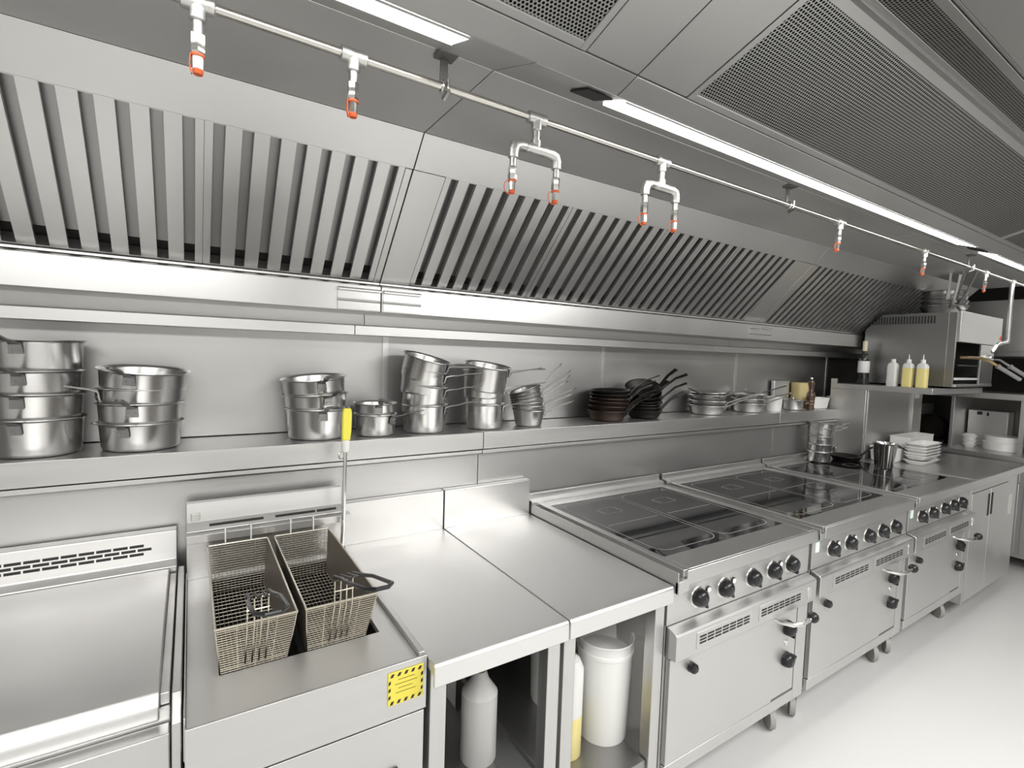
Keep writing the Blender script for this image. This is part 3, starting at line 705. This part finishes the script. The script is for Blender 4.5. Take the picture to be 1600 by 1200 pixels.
put('saucepan','second saucepan of the upright tower','pot',(1.103,1.945,1.310),.088,.126,322,L=.17,ty=.02,group=G)
put('saucepan','third saucepan of the upright tower','pot',(1.098,1.945,1.380),.094,.120,330,L=.15,ty=.03,group=G)
put('saucepan','topmost saucepan of the upright tower, wide open rim','pot',(1.102,1.945,1.418),.101,.110,322,L=.14,tx=.16,ty=.06,group=G)
G='nest of saute pans with fanned handles'
for k,(ang,kk) in enumerate(((328,'thin'),(335,'thin'),(322,'thin'),(340,'thin'),(330,'thin'),(318,'thin'),(345,'thin'))):
    lab=('bottom pan of the nest with fanned handles','second pan of the nest with fanned handles','third pan of the nest with fanned handles','fourth pan of the nest with fanned handles','fifth pan of the nest with fanned handles','sixth pan of the nest with fanned handles','topmost pan of the nest, its handle pointing steeply up')[k]
    put('saute_pan',lab,'pan',(1.337,1.934,Z0+.0165*k+(.0 if k==0 else .004)),.076,.074,ang,tx=-.02*k,ty=-.055*k,kind='thin',L=.12+.01*(k%3),group=G,rb=.062,flare=.004)
G='browned iron frying pans'
labs=['bottom browned frying pan of the dark stack','second browned frying pan of the dark stack','third browned frying pan, slightly tilted in the dark stack','fourth pan from the bottom of the dark stack','fifth pan from the bottom of the dark stack','top pan of the dark stack, handle rising to the right']
for k in range(6):
    put('frying_pan',labs[k],'pan',(1.860+.004*k,1.962,Z0+(0,.024,.052,.076,.100,.122)[k]),.104,(.052,.052,.045,.040,.038,.036)[k],(330,300,318,335,310,322)[k],ty=(0,.02,.05,.02,-.02,-.04)[k],kind='iron',L=.13 if k<5 else .15,m='iron_b' if k<4 else 'iron',hm='iron',group=G,rb=.088,flare=.003)
G='black skillets heaped beside the browned pans'
labs=['lowest black skillet of the leaning heap','second black skillet of the leaning heap','third black skillet of the leaning heap, tipped forward','fourth black skillet of the leaning heap, tipped to the left','fifth black skillet of the leaning heap','topmost black skillet, domed upside over the heap']
for k in range(6):
    put('skillet',labs[k],'pan',(2.135-.006*k,1.955-.002*k,Z0+(.002,.028,.058,.084,.112,.136)[k]),.096,.042,(348,335,10,325,352,320)[k],tx=(.0,.05,.18,.25,.30,.32)[k],ty=(0,-.04,-.10,-.20,-.28,-.30)[k],kind='iron',L=.13,m='iron',hm='iron',group=G,rb=.080,flare=.003)
G='bright frying pans in the middle of the shelf'
labs=['bottom bright frying pan right of the black heap','middle bright frying pan right of the black heap','top bright frying pan with a handle rising to the right']
for k in range(3):
    put('frying_pan',labs[k],'pan',(2.705,1.968,Z0+(.0,.034,.068)[k]),.112,(.055,.050,.048)[k],(330,322,345)[k],ty=(0,.02,.03)[k],tx=(0,0,-.03)[k],kind='thin',L=(.13,.15,.17)[k],group=G,rb=.095,flare=.004)
put('frying_pan','bright frying pan whose long handle points left towards the black heap','pan',(2.715,1.968,Z0+.101),.106,.034,196,ty=-.03,kind='thin',L=.20,group=G,rb=.090,flare=.004)
G='bright frying pans at the right of the shelf'
labs=['bottom pan of the right bright stack','middle pan of the right bright stack','top pan of the right bright stack with the longest raised handle']
for k in range(3):
    put('frying_pan',labs[k],'pan',(3.130,1.965,Z0+(.0,.036,.070)[k]),.108,(.058,.052,.05)[k],(332,340,352)[k],ty=(0,.02,-.03)[k],kind='thin',L=(.14,.21,.26)[k],group=G,rb=.095,flare=.004)
# ---- shelf end: containers, mill, dish
def solid(name,label,cat,prof,loc,m,seg=32,**k):
    t=MB().lathe(prof,seg,loc).make(name,m); t.location=loc; t.data.transform(Matrix.Translation([-c for c in loc])); ORG[t.name]=tuple(loc)
    return tag(t,label,cat)
solid('storage_tub','white cylindrical tub behind the raised pan handles at the right of the shelf','tub',[(0,0),(.048,0),(.050,.004),(.054,.085),(.056,.088),(.056,.100),(.050,.102),(0,.102)],(3.385,1.935,Z0),'porcelain')
t=put('saucepan','small lidded pot with side loops, left of the pepper mill','pot',(3.62,1.930,Z0),.070,.072,330,kind='loop',L=.05,rb=.066)
MB().lathe([(.0,.092),(.008,.091),(.008,.084),(.03,.080),(.068,.074),(.070,.072),(.066,.070),(0,.073)],32).make('lid','pot',t,local=True)
t=solid('pepper_mill','dark turned wooden pepper mill with a steel knob','mill',[(0,0),(.026,0),(.027,.01),(.024,.03),(.026,.05),(.027,.075),(.029,.10),(.026,.12),(.017,.135),(.016,.155),(.021,.18),(.023,.195),(.019,.21),(.010,.215),(0,.216)],(3.77,1.885,Z0),'wood',28)
MB().lathe([(0,.2165),(.006,.217),(.010,.224),(.009,.232),(0,.236)],16,(3.77,1.885,Z0)).make('knob','chrome',t)
for z in (.042,.062): MB().lathe([(.0262,z),(.0275,z+.001),(.0275,z+.003),(.0262,z+.004)],28,(3.77,1.885,Z0)).make('ring','brass',t)
def pan_rect(name,label,cat,x0,x1,y0,y1,z0,h,m,rr=.03,tap=.012,group=None):
    t=thing(name,label,cat,((x0+x1)/2,(y0+y1)/2,z0),group)
    def rg(d,z,ri): return [(x,y,z0+z) for x,y in poly_round(x0+d,x1-d,y0+d,y1-d,ri)]
    MB().rings([rg(tap+.006,0,rr),rg(tap,.005,rr),rg(.003,h-.006,rr),rg(0,h-.004,rr),rg(0,h,rr),rg(.006,h-.001,rr),rg(tap+.004,.006,rr)]).make('dish',m,t)
    return t
pan_rect('oval_dish','white oval porcelain dish right of the pepper mill','dish',3.84,4.06,1.87,1.98,Z0,.082,'porcelain',.05)
solid('preserving_jar','white lidded jar at the right end of the shelf','jar',[(0,0),(.050,0),(.052,.004),(.052,.07),(.056,.072),(.056,.082),(.045,.09),(.012,.094),(.010,.102),(0,.103)],(4.20,1.92,Z0),'porcelain')
t=thing('cheese_block','pale yellow round block standing behind the pepper mill','block',(3.94,2.045,Z0))
MB().prismz(poly_round(3.86,4.06,2.0,2.09,.03),Z0,Z0+.185).make('wheel','cheese',t,.004)
B(3.60,3.80,2.06,2.085,Z0,Z0+.20).make('backing_board','steel',t,.003,label='grey board')
# ---- items on the stoves
G='pot stack on the farthest stove'
for k,(z,r_,h,ang,ty) in enumerate(((.9005,.074,.075,338,0),(.945,.076,.082,60,.01),(.995,.078,.085,40,.04),(1.045,.080,.088,322,.08),(1.085,.082,.082,318,.14))):
    put('saucepan',('lowest saucepan of the stack standing on the farthest stove','second saucepan of the stack on the farthest stove','third saucepan of the stack on the farthest stove','fourth saucepan of the stack on the farthest stove','topmost tilted saucepan of the stack on the farthest stove')[k],'pot',(3.69,1.765,z),r_,h,ang,ty=ty,L=(.06,.07,.05,.09,.08)[k],group=G)
put('frying_pan','black frying pan behind the stack on the farthest stove','pan',(3.93,1.70,.9005),.10,.035,330,kind='iron',L=.14,m='iron',hm='iron',rb=.08,flare=.003)
t=solid('steel_jug','tapered stainless jug with black handle standing on the farthest stove','jug',[(0,0),(.048,0),(.050,.004),(.068,.158),(.072,.166),(.070,.167),(.066,.158),(.047,.006),(0,.006)],(3.905,1.455,.9005),'chrome',36)
MB().strap([(3.97,1.455,1.045),(3.985,1.45,1.06),(4.03,1.44,1.048),(4.09,1.425,1.022)],[.012,.018,.022,.026],.010,(.2,1,0)).make('handle','black',t,.002,label='black handle')
# white pans on the end cabinet
pan_rect('gastronorm_pan','white rectangular pan behind the steel jug','pan',4.125,4.36,1.48,1.64,.9005,.105,'porcelain',.015)
for k in range(6):
    pan_rect('gastronorm_pan',('lowest shallow white pan of the stack beside the jug','second shallow white pan of the stack beside the jug','third shallow white pan of the stack beside the jug','fourth shallow white pan of the stack beside the jug','fifth shallow white pan of the stack beside the jug','top shallow white pan of the stack beside the jug')[k],'pan',4.225+.004*(k%2),4.52+.004*(k%3),1.335,1.47-.003*(k%2),.9005+.021*k+(.0 if k==0 else .012),.032 if k else .03,'porcelain',.03,.016,group='stack of white pans')
pan_rect('lidded_container','long pale container behind the white pan stack','container',4.40,4.86,1.49,1.62,.9005,.165,'white',.01,.004)
# ================================================================ OVERSHELF STAND + GRILL
t=thing('overshelf','steel stand with a deep shelf on the end cabinet carrying the grill','shelf',(4.55,1.6,.90))
MB().prism([(1.28,1.402),(1.28,1.44),(1.90,1.44),(1.90,1.402)],4.08,5.04).make('shelf_board','steel',t,.002)
B(4.08,4.10,1.86,1.90,1.44,1.475).make('shelf_stop','steel',t,.001)
B(4.08,4.11,1.66,1.90,.9005,1.402).make('side_panel','stove',t,.002)
B(4.11,4.86,1.655,1.665,.9005,1.402).make('back_sheet','stove',t,.001)
B(4.86,5.03,1.64,1.90,.9005,1.402).make('side_post','stove',t,.002)
B(4.875,4.955,1.636,1.6395,1.33,1.398).make('white_tag','paper',t)
t=thing('salamander_grill','grey overhead grill with slotted side standing on the overshelf','grill',(4.70,1.5,1.44))
MB().prism([(1.255,1.452),(1.255,1.958),(1.69,1.958),(1.80,1.85),(1.80,1.452)],4.33,4.345).make('side_panel','grill',t,.003)
B(4.3285,4.331,1.30,1.303,1.455,1.955).make('side_seam','chrome',t)
MB().prism([(1.255,1.452),(1.255,1.95),(1.69,1.95),(1.80,1.85),(1.80,1.452)],5.07,5.085).make('side_panel','grill',t,.003)
MB().prism([(1.70,1.452),(1.70,1.945),(1.80,1.85),(1.80,1.452)],4.345,5.07).make('rear_housing','greydark',t)
B(4.345,5.07,1.27,1.69,1.945,1.958).make('top_plate','grill',t,.001)
B(4.33,5.19,1.235,1.258,1.757,1.965).make('hood_front','steel',t,.003)
B(4.345,5.18,1.258,1.69,1.78,1.944).make('burner_housing','greydark',t)
B(4.80,5.08,1.243,1.256,1.47,1.757).make('control_panel','steel',t,.002)
B(4.34,5.08,1.24,1.70,1.452,1.47).make('base_plate','steel',t,.002)
q=MB()
for k in range(24): q.box(4.3275,4.3305,1.375+k*.0175,1.384+k*.0175,1.885,1.938)
q.make('side_slots','dark',t,kind='stuff')
o=B(4.37,4.79,1.25,1.66,1.50,1.515).make('drip_tray','porcelain',t,.002)
q=MB()
for k in range(14): q.tube([(4.38+k*.03,1.25,1.60),(4.38+k*.03,1.66,1.60)],.0035,6)
q.tube([(4.37,1.25,1.60),(4.79,1.25,1.60)],.005,8).tube([(4.37,1.66,1.60),(4.79,1.66,1.60)],.005,8)
q.make('grill_rack','iron',t)
q=MB()
q.tube([(4.42,1.25,1.655),(4.42,1.21,1.655),(4.60,1.19,1.655),(4.66,1.15,1.63),(4.70,1.12,1.60)],[.009,.009,.011,.011,.009],8)
o=q.make('lift_arm','brass',t,label='warm-toned arm')
MB().tube([(4.69,1.125,1.605),(4.70,1.115,1.595),(4.80,1.03,1.515)],[.018,.014,.013],12).make('grip','grip',o)
q=MB(); q.tube([(4.88,1.243,1.65),(4.88,1.20,1.65),(4.96,1.18,1.65),(5.03,1.13,1.60)],[.007,.007,.008,.009],8)
o=q.make('lift_arm','chrome',t)
MB().tube([(5.02,1.135,1.605),(5.03,1.125,1.595),(5.12,1.03,1.51)],[.018,.014,.013],12).make('grip','grip',o)
MB().lathe([(0,0),(.017,.002),(.017,.02),(.012,.028),(0,.028)],16,(4.93,1.243,1.665),'y').make('knob','chrome',t)
# pans on the grill
G='pans piled on the grill'
for k in range(4):
    put('frying_pan',('lowest pan of the pile on the grill','second pan of the pile on the grill, handle pointing left','third pan of the pile on the grill','top pan of the pile on the grill, handle rising highest')[k],'pan',(4.555,1.405,1.9585+.034*k),.138-.003*k,.058,(215,236,205,228)[k],ty=(0,.02,0,.04)[k],kind='steep',L=(.10,.12,.05,.09)[k],group=G,rb=.115,flare=.003)
# bottles
t=solid('wine_bottle','dark wine bottle with white label and cream capsule beside the grill','bottle',[(0,0),(.034,0),(.0365,.004),(.0365,.185),(.034,.205),(.020,.225),(.0145,.24),(.0145,.262),(.0145,.262),(0,.262)],(4.215,1.745,1.4405),'bottle',28)
MB().lathe([(.0150,.245),(.0152,.247),(.0152,.317),(.012,.319),(0,.319)],20,(4.215,1.745,1.4405)).make('capsule','cork',t)
MB().lathe([(.0366,.085),(.0370,.086),(.0370,.170),(.0366,.171)],28,(4.215,1.745,1.4405)).make('label','paper',t)
def squeeze(x,y,lab,fill,tip):
    t=thing('squeeze_bottle',lab,'bottle',(x,y,1.4405),'squeeze bottles in front of the grill')
    def ring(rr,z): return [(x+a,y+b_,1.4405+z) for a,b_ in poly_round(-rr,rr,-rr,rr,rr*.35,3)]
    if fill:
        MB().rings([ring(.027,.001),ring(.029,.004),ring(.029,.130)]).make('filled_body','oil',t,label='lower body showing yellow oil')
        MB().rings([ring(.029,.1305),ring(.029,.142),ring(.024,.158),ring(.014,.166)]).make('shoulder','milky',t)
    else: MB().rings([ring(.027,0),ring(.029,.004),ring(.029,.142),ring(.024,.158),ring(.014,.166)]).make('body','milky',t)
    MB().lathe([(.0135,.166),(.014,.168),(.014,.188),(.011,.190),(0,.190)],16,(x,y,1.4405)).make('cap','white',t)
    if tip: MB().cyl((x,y,1.6305),(x,y,1.665),.0045,8,.002).make('tip','white',t)
squeeze(4.150,1.535,'empty white squeeze bottle, leftmost of the three beside the grill',0,0)
squeeze(4.150,1.445,'squeeze bottle of yellow oil, middle of the three beside the grill',1,1)
squeeze(4.150,1.365,'squeeze bottle of yellow oil, rightmost of the three beside the grill',1,1)
# ================================================================ FAR CROSS COUNTER
t=thing('cross_counter','low steel counter across the far end with plates and machines','counter',(6.0,1.2,0))
B(5.45,6.45,.25,2.09,.862,.90).make('worktop','stove',t,.003)
B(5.50,6.45,.27,2.08,.10,.861).make('body','front',t,.002)
for y in (.9,1.35,1.8): B(5.494,5.50,y-.22,y+.2,.70,.83).make('drawer','front',t,.002)
for y in (.9,1.35,1.8): B(5.494,5.50,y-.22,y+.2,.13,.68).make('door','front',t,.002)
t=thing('cross_shelf','upper steel shelf on posts standing on the far cross counter','shelf',(6.0,1.2,.90))
B(5.62,6.15,.25,2.09,1.335,1.385).make('shelf_board','stove',t,.002)
B(5.62,6.12,1.60,1.625,.9005,1.335).make('divider','front',t,.002)
for y in (.30,1.16): B(5.64,5.67,y,y+.03,.9005,1.335).make('post','steel',t,.001)
for y in (.55,): B(6.1,6.12,.3,2.09,.9005,1.335).make('back_sheet','greydark',t)
t=thing('toaster_oven','pale appliance front with two small dark windows on the far counter','appliance',(6.0,1.45,.9))
B(5.92,6.08,1.32,1.585,.9005,1.215).make('body','ceil',t,.004)
B(5.9185,5.921,1.49,1.525,1.175,1.205).make('window','dark',t); B(5.9185,5.921,1.445,1.46,1.170,1.20).make('window','dark',t)
t=thing('slicing_machine','dark round-backed slicing machine behind the end cabinet','machine',(5.85,1.83,.9))
B(5.70,5.95,1.68,1.95,.9005,.93).make('base','iron',t,.004)
MB().tube([(5.78,1.80,1.03),(5.80,1.80,1.03),(5.84,1.80,1.03)],[.10,.115,.115],28).make('blade_guard','iron',t)
B(5.80,5.90,1.74,1.86,.93,1.02).make('motor','iron',t,.01)
MB().lathe([(0,0),(.035,.003),(.04,.015),(0,.02)],20,(5.765,1.72,1.0),'y').make('knob','dark',t)
solid('bowl_stack','broad white plates stacked in a low drum on the far counter','plates',[(0,0),(.12,0),(.125,.006),(.13,.07),(.118,.075),(.118,.115),(.112,.12),(0,.12)],(5.78,1.31,.9005),'porcelain',36)
solid('plate_stack','small white bowls piled beside the divider on the far counter','bowls',[(0,0),(.03,0),(.05,.03),(.035,.032),(.052,.065),(.037,.067),(.053,.10),(.03,.12),(0,.12)],(5.72,1.51,.9005),'porcelain',28)
solid('serving_bowl','white bowl at the right picture edge on the far counter','bowl',[(0,0),(.05,0),(.06,.004),(.085,.085),(.082,.086),(.055,.008),(0,.008)],(5.74,1.03,.9005),'porcelain',32)
# far wall details
t=thing('far_hood','dark steel canopy over the far cross counter','hood',(6.2,1.0,1.7))
B(5.6,6.6,-.2,2.09,1.69,1.73).make('lower_rim','steel',t,.003)
B(5.62,6.6,-.18,2.09,1.73,2.15).make('canopy','stove',t,.003)
# ================================================================ UNDER THE TABLES
def bucket(name,label,loc,r_,h,m,fill=None,cat='bucket'):
    t=thing(name,label,cat,loc)
    MB().lathe([(0,0),(r_*.86,0),(r_*.87,.004),(r_*.985,h*.86),(r_*1.03,h*.87),(r_*1.03,h*.90),(r_,h*.91),(r_*1.005,h*.985),(r_*1.04,h),(r_*1.03,h+.003),(r_*.975,h),(r_*.85,.006),(0,.006)],36,loc).make('tub',m,t)
    if fill: MB().lathe([(0,h*.70),(r_*.90,h*.70),(r_*.955,h*.84),(r_*.6,h*.88),(0,h*.90)],32,loc).make('contents',fill,t)
    MB().tube([(loc[0]+r_*1.04*math.cos(a),loc[1]+r_*1.04*math.sin(a),loc[2]+h*.93) for a in [PI*k/10 for k in range(11)]],.002,6).make('bail','chrome',t)
    return t
bucket('plastic_bucket','front open white plastic bucket of white powder under the right prep table',(1.212,1.235,.2755),.095,.345,'white','porcelain')
bucket('plastic_bucket','rear white plastic bucket with dark contents under the right prep table',(1.17,1.46,.2755),.10,.40,'white','dark')
t=solid('oil_canister','tall clear canister half full of yellow oil, left of the bucket','canister',[(0,0),(.045,0),(.048,.005),(.048,.14),(.048,.14),(0,.14)],(1.04,1.22,.2755),'oil',24)
MB().lathe([(.048,.1405),(.048,.29),(.035,.32),(.02,.33),(0,.33)],24,(1.04,1.22,.2755)).make('upper_body','milky',t)
t=solid('oil_canister','pale round canister standing under the left prep table near its right leg','canister',[(0,0),(.055,0),(.058,.005),(.058,.22),(.03,.26),(.02,.29),(0,.29)],(.78,1.35,.2755),'milky',24)
t=solid('glass_jar','dark jar under the middle of the left prep table','jar',[(0,0),(.05,0),(.053,.005),(.053,.16),(.035,.19),(.035,.21),(0,.212)],(.64,1.42,.2755),'bottle',24)
MB().lathe([(.0355,.21),(.039,.212),(.039,.235),(0,.236)],24,(.64,1.42,.2755)).make('lid','chrome',t)
